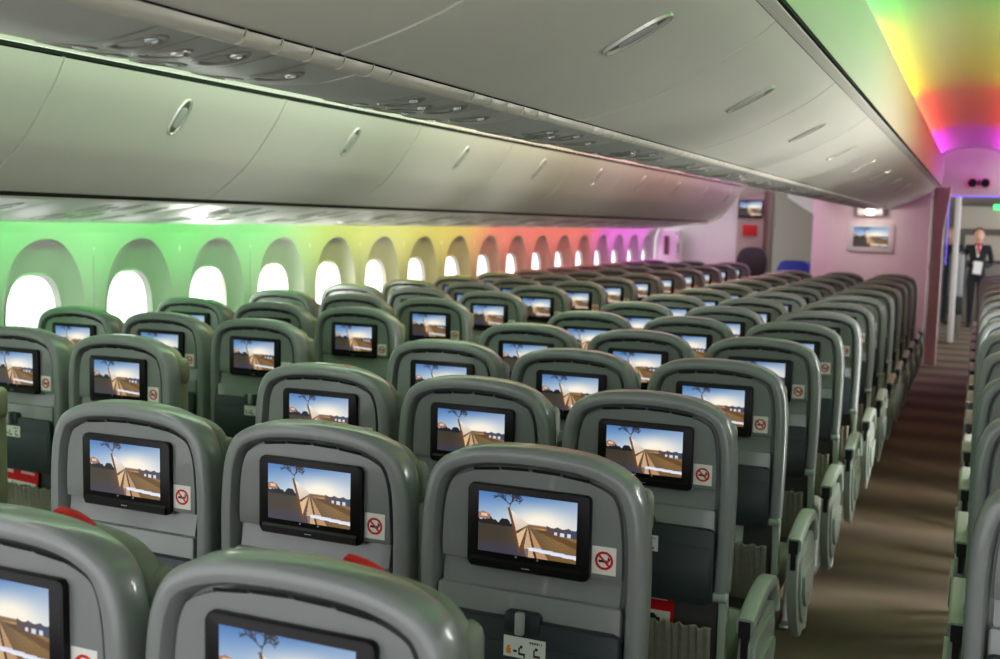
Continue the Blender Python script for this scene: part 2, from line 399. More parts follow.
def make_seat():
    root = empty('passenger_seat')
    # --- plastic back shell: rounded rim, recessed panel, ledge, lower band
    b = MB()
    prof = [(.016, .062), (.005, .060), (0, .052), (0, .012), (.0012, .006), (.0045, .001), (.009, -.0022), (.014, -.0035), (.0265, -.0042), (.030, -.003), (.0335, .002), (.041, .026)]
    rs = [[(x, y, z) for x, z in inset(OUT, d)] for d, y in prof]
    b.rings(rs, 0, closed=False)
    n = len(OUT); h = n // 2
    for ring, rev in ((rs[0], True), (rs[-1], False)):          # close the front and lay in the recessed floor
        vs = []; fs = []
        for i in range(h):
            vs += [ring[i], ring[n - 1 - i]]
        vs.append(ring[h])
        for i in range(h - 1): fs.append((2 * i, 2 * i + 2, 2 * i + 3, 2 * i + 1))
        fs.append((2 * h - 2, 2 * h, 2 * h - 1))
        b.add(vs, fs)
    plate(b, arch(.0455, .943), .0095, .03, .003)                # inner panel behind the monitor
    b.add([(-.182, .022, .943), (.182, .022, .943), (.182, .012, .893), (-.182, .012, .893)], [(0, 1, 2, 3)])
    plate(b, rrect(-.188, .188, .68, .893, .006, 2), -.001, .03, .003)
    ring = inset(OUT, .0385)                                     # four vent slots under the top of the rim
    for lo, hi in ((-.118, -.065), (-.060, -.004), (.004, .060), (.065, .118)):
        seg = [q for q in ring if lo <= q[0] <= hi and q[1] > 1.0]
        seg = sorted(seg)
        if len(seg) < 2:
            continue
        za = seg[0][1]; zb = seg[-1][1]
        b.add([(lo, .0045, za - .0005), (hi, .0045, zb - .0005), (hi, .0078, zb - .0068), (lo, .0078, za - .0068)], [(0, 1, 2, 3)], 1)
    b.box(-.1245, .1245, .012, .028, ZB0, ZB1)                   # monitor cradle
    b.build('back_shell', [M['shell'], M['slot']], root)
    # --- monitor
    b = MB(); plate(b, rrect(-.1245, .1245, ZB0, ZB1, .011), -.002, .012, .003)
    b.prism([(-.002, .935), (-.007, .938), (-.007, .951), (-.002, .956)], 'x', -.115, .115, 0)
    for x in (-.022, .022): b.tube([(x, -.0015, .9635), (x, -.0032, .9635)], .0022, 10, 1)
    b.tube([(-.008, -.0068, .9445), (.008, -.0068, .9445)], .0012, 6, 1)
    mon = b.build('monitor', [M['bezel'], M['latch']], root)
    raster('screen', -.1020, .0990, .967, 1.084, -.0026, 140, 82, screen_px, M['screen'], mon)
    # --- sticker
    b = MB(); b.box(-.0235, .0235, 0, .0005, -.0265, .0265)
    st = raster('no_smoking_sticker', .1265, .1735, .952, 1.005, .0088, 40, 46, smoke_px, M['print'], root)
    # --- tray table
    b = MB(); plate(b, rrect(-.192, .192, .652, .846, .014), -.0175, -.0005, .004)
    plate(b, rrect(-.183, .183, .664, .800, .010), -.0190, -.010, .0015)
    tr = b.build('tray_table', M['tray'], root)
    b = MB(); plate(b, rrect(-.036, .036, .822, .862, .008), -.0205, -.001, .003)
    b.box(-.010, .008, -.034, -.018, .822, .866, 1, .004)
    b.build('latch', [M['tray'], M['latch']], tr)
    lb = raster('label_sticker', -.036, .050, .774, .815, -.0194, 56, 28, label_px, M['print'], tr)
    # --- pivot arms of the tray at both sides
    for sx in (-1, 1):
        b = MB()
        b.tube([(sx * .150, .004, .672), (sx * .158, .004, .672), (sx * .224, .004, .672), (sx * .229, .004, .672)], [.010, .0135, .0135, .009], 14)
        b.prism([(.0, .50), (.03, .50), (.03, .68), (.0, .68)], 'x', *sorted((sx * .205, sx * .226)), 0, .003)
        b.build('tray_arm', M['arm'], root)
    # --- lower back and literature pocket
    b = MB(); b.box(-.200, .200, .034, .066, .36, .705, 0, .008)
    b.build('lower_back', M['lower'], root)
    b = MB(); nx = 60; rows = []
    for k, (z, y, amp) in enumerate(((.40, .026, 0), (.44, .004, .001), (.52, -.004, .003), (.568, -.008, .006), (.588, -.010, .007), (.592, -.004, .006), (.586, .004, .005))):
        rows.append([(-.19 + .38 * i / nx, y + amp * math.sin(i * 1.9 + .4 * math.sin(i * .7)), z + amp * .6 * math.sin(i * 1.1)) for i in range(nx + 1)])
    b.rings(rows, 0, closed=False)
    b.build('literature_pocket', M['pocket'], root)
    # --- cushions
    b = MB(); b.box(-.205, .205, .064, .140, .44, 1.06, 0, .026, 4)
    b.build('backrest', M['cloth'], root)
    b = MB()
    hp = [(-.206, 1.020), (-.208, 1.062), (-.198, 1.098), (-.176, 1.122), (-.14, 1.137), (-.08, 1.146), (0, 1.148)]
    hp = smooth_curve(hp, 18); hp = hp + [(-x, z) for x, z in reversed(hp[:-1])]
    hp2 = hp + [(.205, 1.006), (.15, .998), (0, .996), (-.15, .998), (-.205, 1.006)]
    cen = (0, 1.09)
    def sc(k): return [(cen[0] + (x - cen[0]) * k, cen[1] + (z - cen[1]) * k) for x, z in hp2]
    rs = [[(x, y, z) for x, z in sc(k)] for k, y in ((.90, .0645), (.97, .067), (1.0, .076), (1.0, .098), (.985, .110), (.94, .119), (.80, .122))]
    b.rings(rs, 0, True, (True, True))
    for sx in (-1, 1): b.box(*sorted((sx * .212, sx * .172)), .080, .138, 1.005, 1.100, 0, .022, 3)
    hd = b.build('headrest', M['cloth'], root)
    b = MB(); rows = []
    for dy, dz in ((.066, .010), (.072, .018), (.085, .020), (.105, .012), (.118, .000), (.126, -.03), (.126, -.12)):
        rows.append([(x, dy, 1.149 - 1.2 * abs(x / .30) ** 3.2 + dz + .004) for x in [.035 + .11 * i / 16 for i in range(17)]])
    b.rings(rows, 0, closed=False)
    b.build('headrest_cover', M['red'], hd)
    b = MB(); b.box(-.205, .205, .125, .545, .355, .465, 0, .035, 4)
    b.build('seat_cushion', M['cloth'], root)
    b = MB(); b.box(-.15, -.10, .10, .48, .30, .36, 0, .006); b.box(.10, .15, .10, .48, .30, .36, 0, .006)
    for x in (-.125, .125):
        b.prism([(.16, 0), (.20, 0), (.28, .32), (.22, .32)], 'x', x - .018, x + .018, 0, .004)
        b.prism([(.46, 0), (.50, 0), (.44, .32), (.38, .32)], 'x', x - .018, x + .018, 0, .004)
        b.box(x - .022, x + .022, .10, .54, 0, .018, 0, .004)
    b.build('seat_leg', M['metal'], root)
    return root

def arm_sweep(b, x0, x1, path, th, mi=0):
    """rounded bar of thickness th swept along (y, z) points"""
    n = len(path); rs = []
    for k, (y, z) in enumerate(path):
        a = path[max(k - 1, 0)]; c = path[min(k + 1, n - 1)]
        d = Vector((c[0] - a[0], c[1] - a[1])).normalized(); nn = Vector((-d.y, d.x))
        sec = rrect(x0, x1, -th[k] / 2, th[k] / 2, min(.009, th[k] * .3), 3)
        rs.append([(x, y + nn.x * q, z + nn.y * q) for x, q in sec])
    b.rings(rs, mi, True, (True, True))
def make_aisle_arm(root, sx):
    """aisle-side armrest with its shaped side panel (sx = +1 right, -1 left)"""
    b = MB(); x0, x1 = .232, .276
    path = smooth_curve([(.015, .682), (.10, .698), (.20, .712), (.30, .712), (.375, .690), (.415, .645), (.425, .600)], 22)
    th = [.045 - .012 * (k / 21) for k in range(22)]
    arm_sweep(b, x0, x1, path, th)
    b.box(x0 + .008, x1 - .008, .006, .016, .655, .697, 1)
    b.box(x0 + .014, x1 - .014, .012, .05, .60, .668, 1)
    b.v = [((x + (.017 if sx > 0 else -.014)) * sx, y, z - .080) for x, y, z in b.v]
    o = b.build('armrest', [M['arm'], M['slot']], root)
    b = MB()
    shield = smooth_curve([(.030, .630), (.028, .560), (.050, .470), (.110, .375), (.185, .325), (.265, .345), (.335, .425), (.385, .520), (.405, .600), (.395, .632), (.30, .655), (.18, .655), (.08, .648), (.030, .630)], 44)[:-1]
    b.prism(shield, 'x', .236, .266, 0, .008)
    cy, cz = .215, .52
    s2 = [(cy + (y - cy) * .78, cz + (z - cz) * .76) for y, z in shield]
    b.prism(s2, 'x', .262, .274, 0, .006)
    s3 = [(cy + (y - cy) * .60, cz - .01 + (z - cz) * .42) for y, z in shield]
    b.prism(s3, 'x', .270, .284, 0, .006)
    b.v = [((x + (.017 if sx > 0 else -.014)) * sx, y, z - .080) for x, y, z in b.v]
    b.build('side_panel', M['arm'], o)
    b = MB()
    b.tube([(x, y, z) for x, y, z in ((.20, .47, .44), (.235, .50, .45), (.248, .525, .44), (.250, .53, .36), (.250, .53, .24), (.250, .525, .19), (.250, .50, .168), (.250, .47, .175), (.250, .45, .20))], .0085, 10)
    b.v = [((x + (.0 if sx > 0 else -.03)) * sx, y, z) for x, y, z in b.v]
    b.build('baggage_bar', M['arm'], root)
def make_inner_arm(root):
    b = MB()
    path = smooth_curve([(.095, .640), (.18, .655), (.30, .655), (.39, .640), (.42, .615)], 12)
    arm_sweep(b, .226, .262, path, [.034 - .008 * k / 11 for k in range(12)])
    b.prism([(.10, .42), (.20, .42), (.20, .645), (.10, .635)], 'x', .232, .256, 0, .004)
    b.build('armrest', M['arm'], root)

proto_in = make_seat()
proto_right = copy_tree(proto_in); make_aisle_arm(proto_right, 1)
proto_left = copy_tree(proto_in); make_aisle_arm(proto_left, -1)
make_inner_arm(proto_in)
make_inner_arm(proto_left)
# the left block has warmer, olive leather on its backrests
PR = 0.79
S_ = 0.488
XC = -.7529; YC = 1.099
XL = -2.7271; SL = 0.4923; YL = 2.943
XR = 0.245; YR = 2.11
ORD = ['first', 'second', 'third', 'fourth', 'fifth', 'sixth', 'seventh', 'eighth', 'ninth', 'tenth', 'eleventh', 'twelfth', 'thirteenth', 'fourteenth', 'fifteenth', 'sixteenth']
used = set()
def seat(proto, x, y, label, group, red=False, olive=False):
    if proto.name not in used:
        used.add(proto.name); o = proto; first = True
        o2 = None
    o = copy_tree(proto, None, () if red else ('headrest_cover',))
    o.location = (x, y, 0)
    tag(o, label, 'seat', group)
    if olive:
        for ch in o.children:
            if ch.name.split('.')[0] in ('backrest', 'headrest'):
                ch.material_slots[0].link = 'OBJECT'; ch.material_slots[0].material = M['cloth2']
    return o
RED = {('C', 0, 0), ('C', 0, 1), ('C', 2, 2)}
NC, NL = 14, 14
for r in range(0, NC):
    for c in range(3):
        if r == 0 and c == 2: continue
        col = ['right aisle column', 'middle column', 'left aisle column'][c]
        extra = ', red headrest cloth' if ('C', r, c) in RED else ''
        seat(proto_right if c == 0 else proto_in, XC - S_ * c, YC + PR * r,
             f'grey-green seat, centre block, {col}, {ORD[r]} row from the camera{extra}', 'seats of the centre block', ('C', r, c) in RED)
for r in range(-1, NL):
    for c in range(3):
        if (r == -1 and c > 0) or (r == 0 and c == 2): continue
        col = ['aisle column', 'middle column', 'window column'][c]
        seat(proto_right if c == 0 else proto_in, XL - SL * c, YL + PR * r,
             f'grey-green seat in the block by the windows, {col}, {ORD[r + 1]} row from the camera', 'seats of the window block', False, True)
for r in range(0, 14):
    seat(proto_left, XR, YR + PR * r,
         f'grey-green aisle seat right of the carpeted aisle, {ORD[r]} row from the camera', 'seats right of the aisle')
def drop(o):
    for ch in list(o.children): drop(ch)
    bpy.data.objects.remove(o)
for p in (proto_in, proto_right, proto_left): drop(p)

# cards left in the literature pockets
def card(x, y, z, w, h, fn, label, tilt=0.0, name='safety_card'):
    o = raster(name, -w / 2, w / 2, 0, h, 0, 44, 40, fn, M['print'], None)
    o.location = (x, y, z); o.rotation_euler = (math.radians(-3), tilt, 0)
    return tag(o, label, 'card', 'cards in the seat pockets')
card(XC - .012, YC + 2 * PR + .013, .488, .20, .185, card_px, 'red and white safety card in the pocket under a dark tray beside the right aisle')
card(XL - SL - .02, YL + .013, .470, .21, .20, card_px, 'red and white safety card in a pocket at the left edge of the photo', .05)
card(XC + .03, YC + 3 * PR + .013, .470, .15, .20, card_blue_px, 'white card with a blue band in the pocket of the next seat along the aisle', .03, 'information_card')

# ------------------------------------------------------------------ floor, ceiling, walls
Y0, Y1 = -2.2, 13.9
def sheet(name, prof, y0, y1, m, ny=1, parent=None, smooth=40):
    b = MB()
    b.rings([[(x, y0 + (y1 - y0) * k / ny, z) for x, z in prof] for k in range(ny + 1)], 0, closed=False)
    return b.build(name, m, parent, smooth)
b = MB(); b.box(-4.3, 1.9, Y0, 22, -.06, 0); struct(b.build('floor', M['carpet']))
# outer skin that closes the cabin above the bins
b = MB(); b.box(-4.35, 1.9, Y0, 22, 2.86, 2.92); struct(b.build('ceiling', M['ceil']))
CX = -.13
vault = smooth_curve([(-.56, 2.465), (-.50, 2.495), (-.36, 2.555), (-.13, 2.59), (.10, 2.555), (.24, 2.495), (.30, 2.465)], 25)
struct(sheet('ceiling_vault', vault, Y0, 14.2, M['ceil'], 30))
# panel joints of the vault
for side, x0, xe in (('left', -.452, -.440), ('right', .195, .168)):
    s = 1 if side == 'left' else -1
    prof = smooth_curve([(x0 - .005 * s, 2.138), (x0 - .001 * s, 2.17), (x0 + .010 * s, 2.30), (xe, 2.430), (xe + .002 * s, 2.445), (xe - .010 * s, 2.451), (xe - .022 * s, 2.441)], 20)
    struct(sheet('trim_cove_' + side, prof, Y0, 13.95, M['cove'], 20))
    b = MB(); b.box(*sorted((xe - .10 * s, xe - .03 * s)), Y0, 13.95, 2.420, 2.430); struct(b.build('trim_ledge_' + side, M['cove']))
    b = MB()                                                   # light strip lying in the cove
    b.add([(xe - .085 * s, Y0, 2.434), (xe - .040 * s, Y0, 2.434), (xe - .040 * s, 13.9, 2.434), (xe - .085 * s, 13.9, 2.434)], [(0, 1, 2, 3)])
    struct(b.build('trim_light_' + side, M['mood_ceil'], None, None))
# ------------------------------------------------------------------ overhead bins
def lathe_oval(b, cx, y, cz, w, h): pass
def frame_on(prof, s):
    """point and tangent at arc fraction s of a profile"""
    L = [0]
    for a, c in zip(prof, prof[1:]): L.append(L[-1] + math.hypot(c[0] - a[0], c[1] - a[1]))
    t = s * L[-1]
    for i in range(len(prof) - 1):
        if t <= L[i + 1] or i == len(prof) - 2:
            u = (t - L[i]) / (L[i + 1] - L[i]); a, c = prof[i], prof[i + 1]
            d = Vector((c[0] - a[0], c[1] - a[1])).normalized()
            return Vector((a[0] + (c[0] - a[0]) * u, a[1] + (c[1] - a[1]) * u)), d
def bin_door(prof, y0, y1, out, parent):
    """curved door: profile (x,z) swept along y with rounded ends; out = direction sign of the outer normal"""
    b = MB(); n = len(prof); rs = []
    off = []
    for i, (x, z) in enumerate(prof):
        a = prof[max(i - 1, 0)]; c = prof[min(i + 1, n - 1)]
        d = Vector((c[0] - a[0], c[1] - a[1])).normalized(); off.append((-d.y * out, d.x * out))
    def sec(k): return [(x - ox * k, z - oz * k) for (x, z), (ox, oz) in zip(prof, off)]
    for y, k in ((y0, .012), (y0 + .0005, .002), (y0 + .002, 0), (y1 - .002, 0), (y1 - .0005, .002), (y1, .012)):
        rs.append([(x, y, z) for x, z in sec(k)])
    b.rings(rs, 0, closed=False)
    return b.build('bin_door', M['bin'], parent)
def bin_latch(prof, s0, s1, y, wid, out, parent):
    b = MB(); NS, NW = 14, 5
    def pt(s, w, k):
        p, d = frame_on(prof, s); nx, nz = -d.y * out, d.x * out
        return (p.x + nx * k, y + w, p.y + nz * k)
    def ov(scale, k):
        out_ = []
        for i in range(36):
            a = 2 * PI * i / 36
            ca, sa = math.cos(a), math.sin(a)
            ss = (s0 + s1) / 2 + (s1 - s0) / 2 * (abs(ca) ** .75) * (1 if ca > 0 else -1) * scale[0]
            out_.append(pt(ss, wid / 2 * (abs(sa) ** .8) * (1 if sa > 0 else -1) * scale[1], k))
        return out_
    b.rings([ov((1.06, 1.16), .0005), ov((1.03, 1.08), .007), ov((.96, .88), .0075), ov((.91, .74), .0012)], 0, True)
    b.rings([ov((.92, .76), .0012), ov((.5, .4), .0009)], 2, True, (False, True))
    # flap in the middle of the cup
    b2 = [ov((.60, .72), .0015), ov((.58, .66), .006), ov((.52, .5), .0075)]
    b.rings(b2, 1, True, (False, True))
    b.build('latch_handle', [M['chrome'], M['latchlens'], M['cup']], parent)

CDOOR = smooth_curve([(-1.0, 1.872), (-.91, 1.897), (-.814, 1.930), (-.735, 1.966), (-.67, 1.999), (-.60, 2.037), (-.545, 2.073), (-.498, 2.111)], 24)
WDOOR = smooth_curve([(-2.700, 2.086), (-2.740, 2.016), (-2.788, 1.950), (-2.85, 1.872), (-2.914, 1.803), (-3.024, 1.721), (-3.118, 1.666)], 24)
LB = 1.22
for k in range(12):
    y0 = .384 + LB * (k - 1) + .003; y1 = y0 + LB - .006
    t = empty('overhead_bin', (-.75, (y0 + y1) / 2, 2.05))
    T = Matrix.Translation(-Vector(t.location))
    d = bin_door(CDOOR, y0, y1, -1, t); d.data.transform(T)
    bin_latch(CDOOR, .475, .755, (y0 + y1) / 2 + .03, .060, -1, d); 
    for ch in d.children: ch.data.transform(T)
    h = MB(); h.prism([(-1.0, 1.90), (-.90, 1.92), (-.60, 2.07), (-.515, 2.120), (-.515, 2.40), (-1.0, 2.40)], 'y', y0 - .0025, y1 + .0025)
    ho = h.build('bin_housing', M['lower'], t); ho.data.transform(T)
    tag(t, f'long pale overhead bin with oval latch above the centre seats, {ORD[k]} from the camera', 'overhead bin', 'centre overhead bins')
for k in range(11):
    y0 = 1.48 - LB + LB * k + .003; y1 = y0 + LB - .006
    t = empty('overhead_bin', (-2.9, (y0 + y1) / 2, 2.0))
    T = Matrix.Translation(-Vector(t.location))
    d = bin_door(WDOOR, y0, y1, 1, t); d.data.transform(T)
    bin_latch(WDOOR, .12, .375, (y0 + y1) / 2 + .03, .060, 1, d)
    for ch in d.children: ch.data.transform(T)
    h = MB(); h.prism([(-2.73, 2.08), (-2.80, 1.97), (-2.95, 1.80), (-3.11, 1.70), (-3.80, 1.70), (-3.80, 2.08)], 'y', y0 - .0025, y1 + .0025)
    ho = h.build('bin_housing', M['lower'], t); ho.data.transform(T)
    tag(t, f'curved pale overhead bin with oval latch above the windows, {ORD[k]} from the camera', 'overhead bin', 'window overhead bins')
# dark gaps over and under the doors
b = MB(); b.box(-.53, -.458, Y0, 13.9, 2.128, 2.137); struct(b.build('trim_gap_centre', M['dark']))
b = MB(); b.prism([(-.4965, 2.112), (-.468, 2.1225), (-.466, 2.126), (-.475, 2.127), (-.505, 2.119)], 'y', Y0, 13.88); struct(b.build('trim_lip_centre', M['bin']))
b = MB(); b.box(-2.76, -2.705, Y0, 13.6, 2.092, 2.106); struct(b.build('trim_gap_window', M['dark']))
b = MB(); b.box(-3.15, -3.122, Y0, 13.6, 1.650, 1.664); struct(b.build('trim_gap_lower', M['dark']))
# left aisle cove above the window bins, lit by its own strip
prof = smooth_curve([(-2.706, 2.107), (-2.700, 2.16), (-2.67, 2.30), (-2.63, 2.44)], 10)
struct(sheet('trim_cove_window', prof, Y0, 13.6, M['cove'], 10))
# left face of the centre bins and vault of the left aisle
prof = [(-1.41, 1.886), (-1.60, 1.932), (-1.75, 1.98), (-1.90, 2.045), (-1.98, 2.11), (-2.0, 2.15), (-2.04, 2.44)]
struct(sheet('trim_bins_left', prof, Y0, 13.9, M['bin'], 10))
v2 = [(x - 2.22, z) for x, z in vault]
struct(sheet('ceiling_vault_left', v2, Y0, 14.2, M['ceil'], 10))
b = MB(); b.add([(-2.14, Y0, 2.435), (-2.09, Y0, 2.435), (-2.09, 13.9, 2.435), (-2.14, 13.9, 2.435)], [(0, 1, 2, 3)])
b.add([(-2.60, Y0, 2.42), (-2.55, Y0, 2.42), (-2.55, 13.9, 2.42), (-2.60, 13.9, 2.42)], [(0, 1, 2, 3)])
struct(b.build('trim_light_aisle', M['mood_left'], None, None))
# right-hand bins: one plain fascia, out of the photo's frame
prof = [(.80, 1.66), (.70, 1.69), (.63, 1.72), (.52, 1.80), (.40, 1.95), (.32, 2.03), (.22, 2.10), (.20, 2.135)]
struct(sheet('trim_bins_right', prof, Y0, 13.9, M['bin'], 6))

# ------------------------------------------------------------------ service panels
PSU = smooth_curve([(-1.030, 1.860), (-1.09, 1.848), (-1.16, 1.840), (-1.284, 1.848), (-1.36, 1.866), (-1.40, 1.878)], 22)
def oval_on(b, prof, s, y, rs_, ry, k0, k1, mi, cap=True, ex=1.0, out=1):
    def ring(f, k):
        r = []
        for i in range(24):
            a = 2 * PI * i / 24
            p, d = frame_on(prof, max(0.01, min(.99, s + rs_ * math.cos(a) * f)))
            nx, nz = -d.y * out, d.x * out
            r.append((p.x + nx * k, y + ry * math.sin(a) * f, p.y + nz * k))
        return r
    b.rings([ring(1.0, k0), ring(.94, k1), ring(.80, k1), ring(.72, k0 + (k1 - k0) * .15)], mi, True, (False, cap))
def service_panel(prof, y0, y1, out, label, group, nseat, detail=True):
    x = sum(p[0] for p in prof) / len(prof); z = min(p[1] for p in prof)
    t = empty('service_panel', (x, (y0 + y1) / 2, z)); T = Matrix.Translation(-Vector(t.location))
    b = MB()
    secs = []
    for y, k in ((y0, -.010), (y0 + .002, -.003), (y0 + .008, 0), (y1 - .008, 0), (y1 - .002, -.003), (y1, -.010)):
        secs.append([(px, y, pz - out * 0 - k * 0 + (-k)) for px, pz in prof])
    b.rings(secs, 0, closed=False)
    for f in (.335, .45, .56, .68, .80):                                 # module seams across the panel
        ys = y0 + (y1 - y0) * f
        b.rings([[(px, ys + q, pz - .0006) for px, pz in prof] for q in (-.002, .002)], 1, closed=False)
    p = b.build('panel', [M['silver'], M['silverdark']], t); p.data.transform(T)
    yc = (y0 + y1) / 2
    for i, (s_, dy, kind) in enumerate(((.26, -.085, 0), (.64, -.075, 0), (.34, .005, 1), (.70, .015, 0), (.22, .09, 1), (.58, .10, 0), (.30, .28, 1), (.66, .29, 1))):
        b = MB(); oval_on(b, prof, s_, yc + dy, .15, .030, .0, .0025, 0, True, 1, out)
        q = b.build('reading_light_cup' if kind == 0 else 'vent_cup', M['silverdark'], t); q.data.transform(T)
        b = MB(); oval_on(b, prof, s_ - .075, yc + dy, .026, .011, .001, .004, 0, True, 1, out)
        q2 = b.build('lens' if kind == 0 else 'air_vent', M['bead'] if kind == 0 else M['silver'], q); q2.data.transform(T)
    return tag(t, label, 'service panel', group)
for k in range(16):
    y0 = .95 + PR * k
    if y0 + PR > 13.9: break
    service_panel(PSU, y0 + .003, y0 + PR - .003, 1, f'silver panel with reading lights and air nozzles under the centre bins, {ORD[k]} from the camera', 'centre service panels', 3)
PSUW = smooth_curve([(-3.130, 1.645), (-3.20, 1.634), (-3.35, 1.610), (-3.55, 1.580), (-3.72, 1.559), (-3.82, 1.549)], 20)
for k in range(15):
    y0 = 2.35 + PR * k
    if y0 + PR > 13.9: break
    service_panel(PSUW, y0 + .003, y0 + PR - .003, 1, f'silver panel with reading lights under the window bins, {ORD[k]} from the camera', 'window service panels', 3)
# ivory rail between the panels and the bins, in short lengths
ym = .2; i = 0
while ym < 13.8:
    L = (.355, .091, .087, .095, .095, .067)[i % 6]; i += 1
    ym += L
cuts = []; ym = .2; i = 0
b = MB()
while ym < 13.8:
    L = (.355, .091, .087, .095, .095, .067)[i % 6]; i += 1
    sec = [(-1.016 + .019 * math.cos(a), 1.868 + .019 * math.sin(a)) for a in [PI + PI * j / 10 for j in range(11)]]
    b.rings([[(x, y, z + dz) for x, z in sec] for y, dz in ((ym, .004), (ym + .003, 0), (ym + L - .005, 0), (ym + L - .002, .004))], 0, closed=False)
    ym += L
b.build('trim_rail', M['rail']); bpy.data.objects['trim_rail']['kind'] = 'structure'
b = MB(); b.box(-1.40, -.990, Y0, 13.9, 1.880, 1.89); struct(b.build('trim_gap_rail', M['dark']))
b = MB(); ym = .2
sec = [(-3.128 + .012 * math.cos(a), 1.650 + .009 * math.sin(a)) for a in [PI + PI * j / 8 for j in range(9)]]
b.rings([[(x, y, z) for x, z in sec] for y in (Y0, 13.6)], 0, closed=False)
struct(b.build('trim_rail_window', M['rail']))
b = MB(); b.box(-3.83, -3.14, Y0, 13.6, 1.672, 1.69); struct(b.build('trim_soffit', M['dark']))

# ------------------------------------------------------------------ sidewall with windows
XW = -3.985; XG = -4.075; WP = 0.633; WY0 = 3.197
# windows: oval opening; big shallow scoop around it
WZ0, WZ1, WHW = .83, 1.293, .158            # glass bottom, top, half width
def ell(cy, cz, hw, hh, n, p=2.6):
    out = []
    for i in range(n):
        a = 2 * PI * i / n; ca, sa = math.cos(a), math.sin(a)
        out.append((cy + hw * abs(ca) ** (2 / p) * (1 if ca >= 0 else -1), cz + hh * abs(sa) ** (2 / p) * (1 if sa >= 0 else -1)))
    return out
def wall_x(z):
    return XW + (0.09 * ((z - 1.38) / .22) ** 2 if z > 1.38 else 0)
NW = 24; n = 64
bw = MB()
def cell(y0, y1, z0, z1, hole):
    """wall cell with a hole: ring of the rectangle border matched to the hole by angle"""
    cy, cz = (y0 + y1) / 2, (z0 + z1) / 2
    rect = []
    for (y, z) in hole:
        dy, dz = y - cy, z - cz
        k = min(((y1 - cy) / abs(dy)) if abs(dy) > 1e-9 else 1e9, ((z1 - cz) / abs(dz)) if abs(dz) > 1e-9 else 1e9)
        rect.append((cy + dy * k, cz + dz * k))
    return rect
Zlo, Zhi = .66, 1.50
centers = [WY0 + WP * k for k in range(-6, 18)]
glass_objs = []
for wi, yc in enumerate(centers):
    y0, y1 = yc - WP / 2, yc + WP / 2
    scoop = ell(yc + .01, 1.10, .250, .370, n, 2.2)
    rect = cell(y0, y1, Zlo, Zhi, [(yc + (y - yc), z) for y, z in scoop])
    # snap corners
    for cyy, czz in ((y0, Zlo), (y0, Zhi), (y1, Zlo), (y1, Zhi)):
        j = min(range(n), key=lambda q: (rect[q][0] - cyy) ** 2 + (rect[q][1] - czz) ** 2); rect[j] = (cyy, czz)
    mid = [((a[0] + c[0]) / 2, (a[1] + c[1]) / 2) for a, c in zip(rect, scoop)]
    hole = ell(yc, (WZ0 + WZ1) / 2, WHW, (WZ1 - WZ0) / 2, n, 2.7)
    lip = ell(yc, (WZ0 + WZ1) / 2, WHW + .018, (WZ1 - WZ0) / 2 + .018, n, 2.7)
    lip2 = ell(yc, (WZ0 + WZ1) / 2, WHW + .010, (WZ1 - WZ0) / 2 + .010, n, 2.7)
    inner = [(s[0] * .5 + l[0] * .5, s[1] * .5 + l[1] * .5) for s, l in zip(scoop, lip)]
    sc_in = [(s[0] * .94 + l[0] * .06, s[1] * .94 + l[1] * .06) for s, l in zip(scoop, lip)]
    bw.rings([[(wall_x(z), y, z) for y, z in r] for r in (rect, mid, scoop)] , 0)
    f = MB()
    f.rings([[(wall_x(z), y, z) for y, z in scoop], [(XW - .010, y, z) for y, z in sc_in], [(XW - .040, y, z) for y, z in inner], [(XW - .062, y, z) for y, z in lip], [(XW - .058, y, z) for y, z in lip2], [(XG, y, z) for y, z in hole]], 0)
    wo = struct(f.build(f'window_{wi + 1}', M['reveal']))
    g = MB(); g.add([(XG - .012, y, z) for y, z in ell(yc, (WZ0 + WZ1) / 2, WHW + .004, (WZ1 - WZ0) / 2 + .004, n, 2.7)], [tuple(range(n))])
    g.build('pane', None or M.setdefault('pane', None) or M['white'], wo, None); glass_objs.append(bpy.data.objects[-1] if False else wo.children[0])
# wall above and below the window band
ya, yb = centers[0] - WP / 2, centers[-1] + WP / 2
rows = [[(wall_x(z), y, z) for y in (ya, yb)] for z in (0, .4, .66)]
bw.rings(rows, 0, closed=False)
zs = [1.50 + .12 * k / 8 for k in range(9)]
bw.rings([[(wall_x(z), y, z) for y in [ya + (yb - ya) * q / 24 for q in range(25)]] for z in zs], 0, closed=False)
struct(bw.build('wall_left', M['wall'], None, 50))
# thin vertical seams of the wall panels (pairs of windows)
b = MB()
for k in range(0, len(centers), 2):
    y = centers[k] + WP / 2 + WP
    b.box(XW - .001, XW + .0015, y - .002, y + .002, .66, 1.50)
struct(b.build('trim_wall_seam', M['reveal']))
# mood light strip above the wall panel
b = MB(); b.add([(-3.872, Y0, 1.606), (-3.832, Y0, 1.606), (-3.832, 13.9, 1.606), (-3.872, 13.9, 1.606)], [(0, 1, 2, 3)])
struct(b.build('trim_light_wall', M['mood_wall'], None, None))
# glass: clear pane with a pale interlayer
gm = bpy.data.materials.new('window_pane'); gm.use_nodes = True
nt = gm.node_tree; nt.nodes.clear()
o_ = nt.nodes.new('ShaderNodeOutputMaterial'); tr_ = nt.nodes.new('ShaderNodeBsdfTransparent'); gl_ = nt.nodes.new('ShaderNodeBsdfGlossy'); mx_ = nt.nodes.new('ShaderNodeMixShader')
tr_.inputs['Color'].default_value = (1, .97, .97, 1); gl_.inputs['Roughness'].default_value = .05; mx_.inputs['Fac'].default_value = .04
nt.links.new(tr_.outputs[0], mx_.inputs[1]); nt.links.new(gl_.outputs[0], mx_.inputs[2]); nt.links.new(mx_.outputs[0], o_.inputs[0])
for w in glass_objs: w.data.materials.clear(); w.data.materials.append(gm)
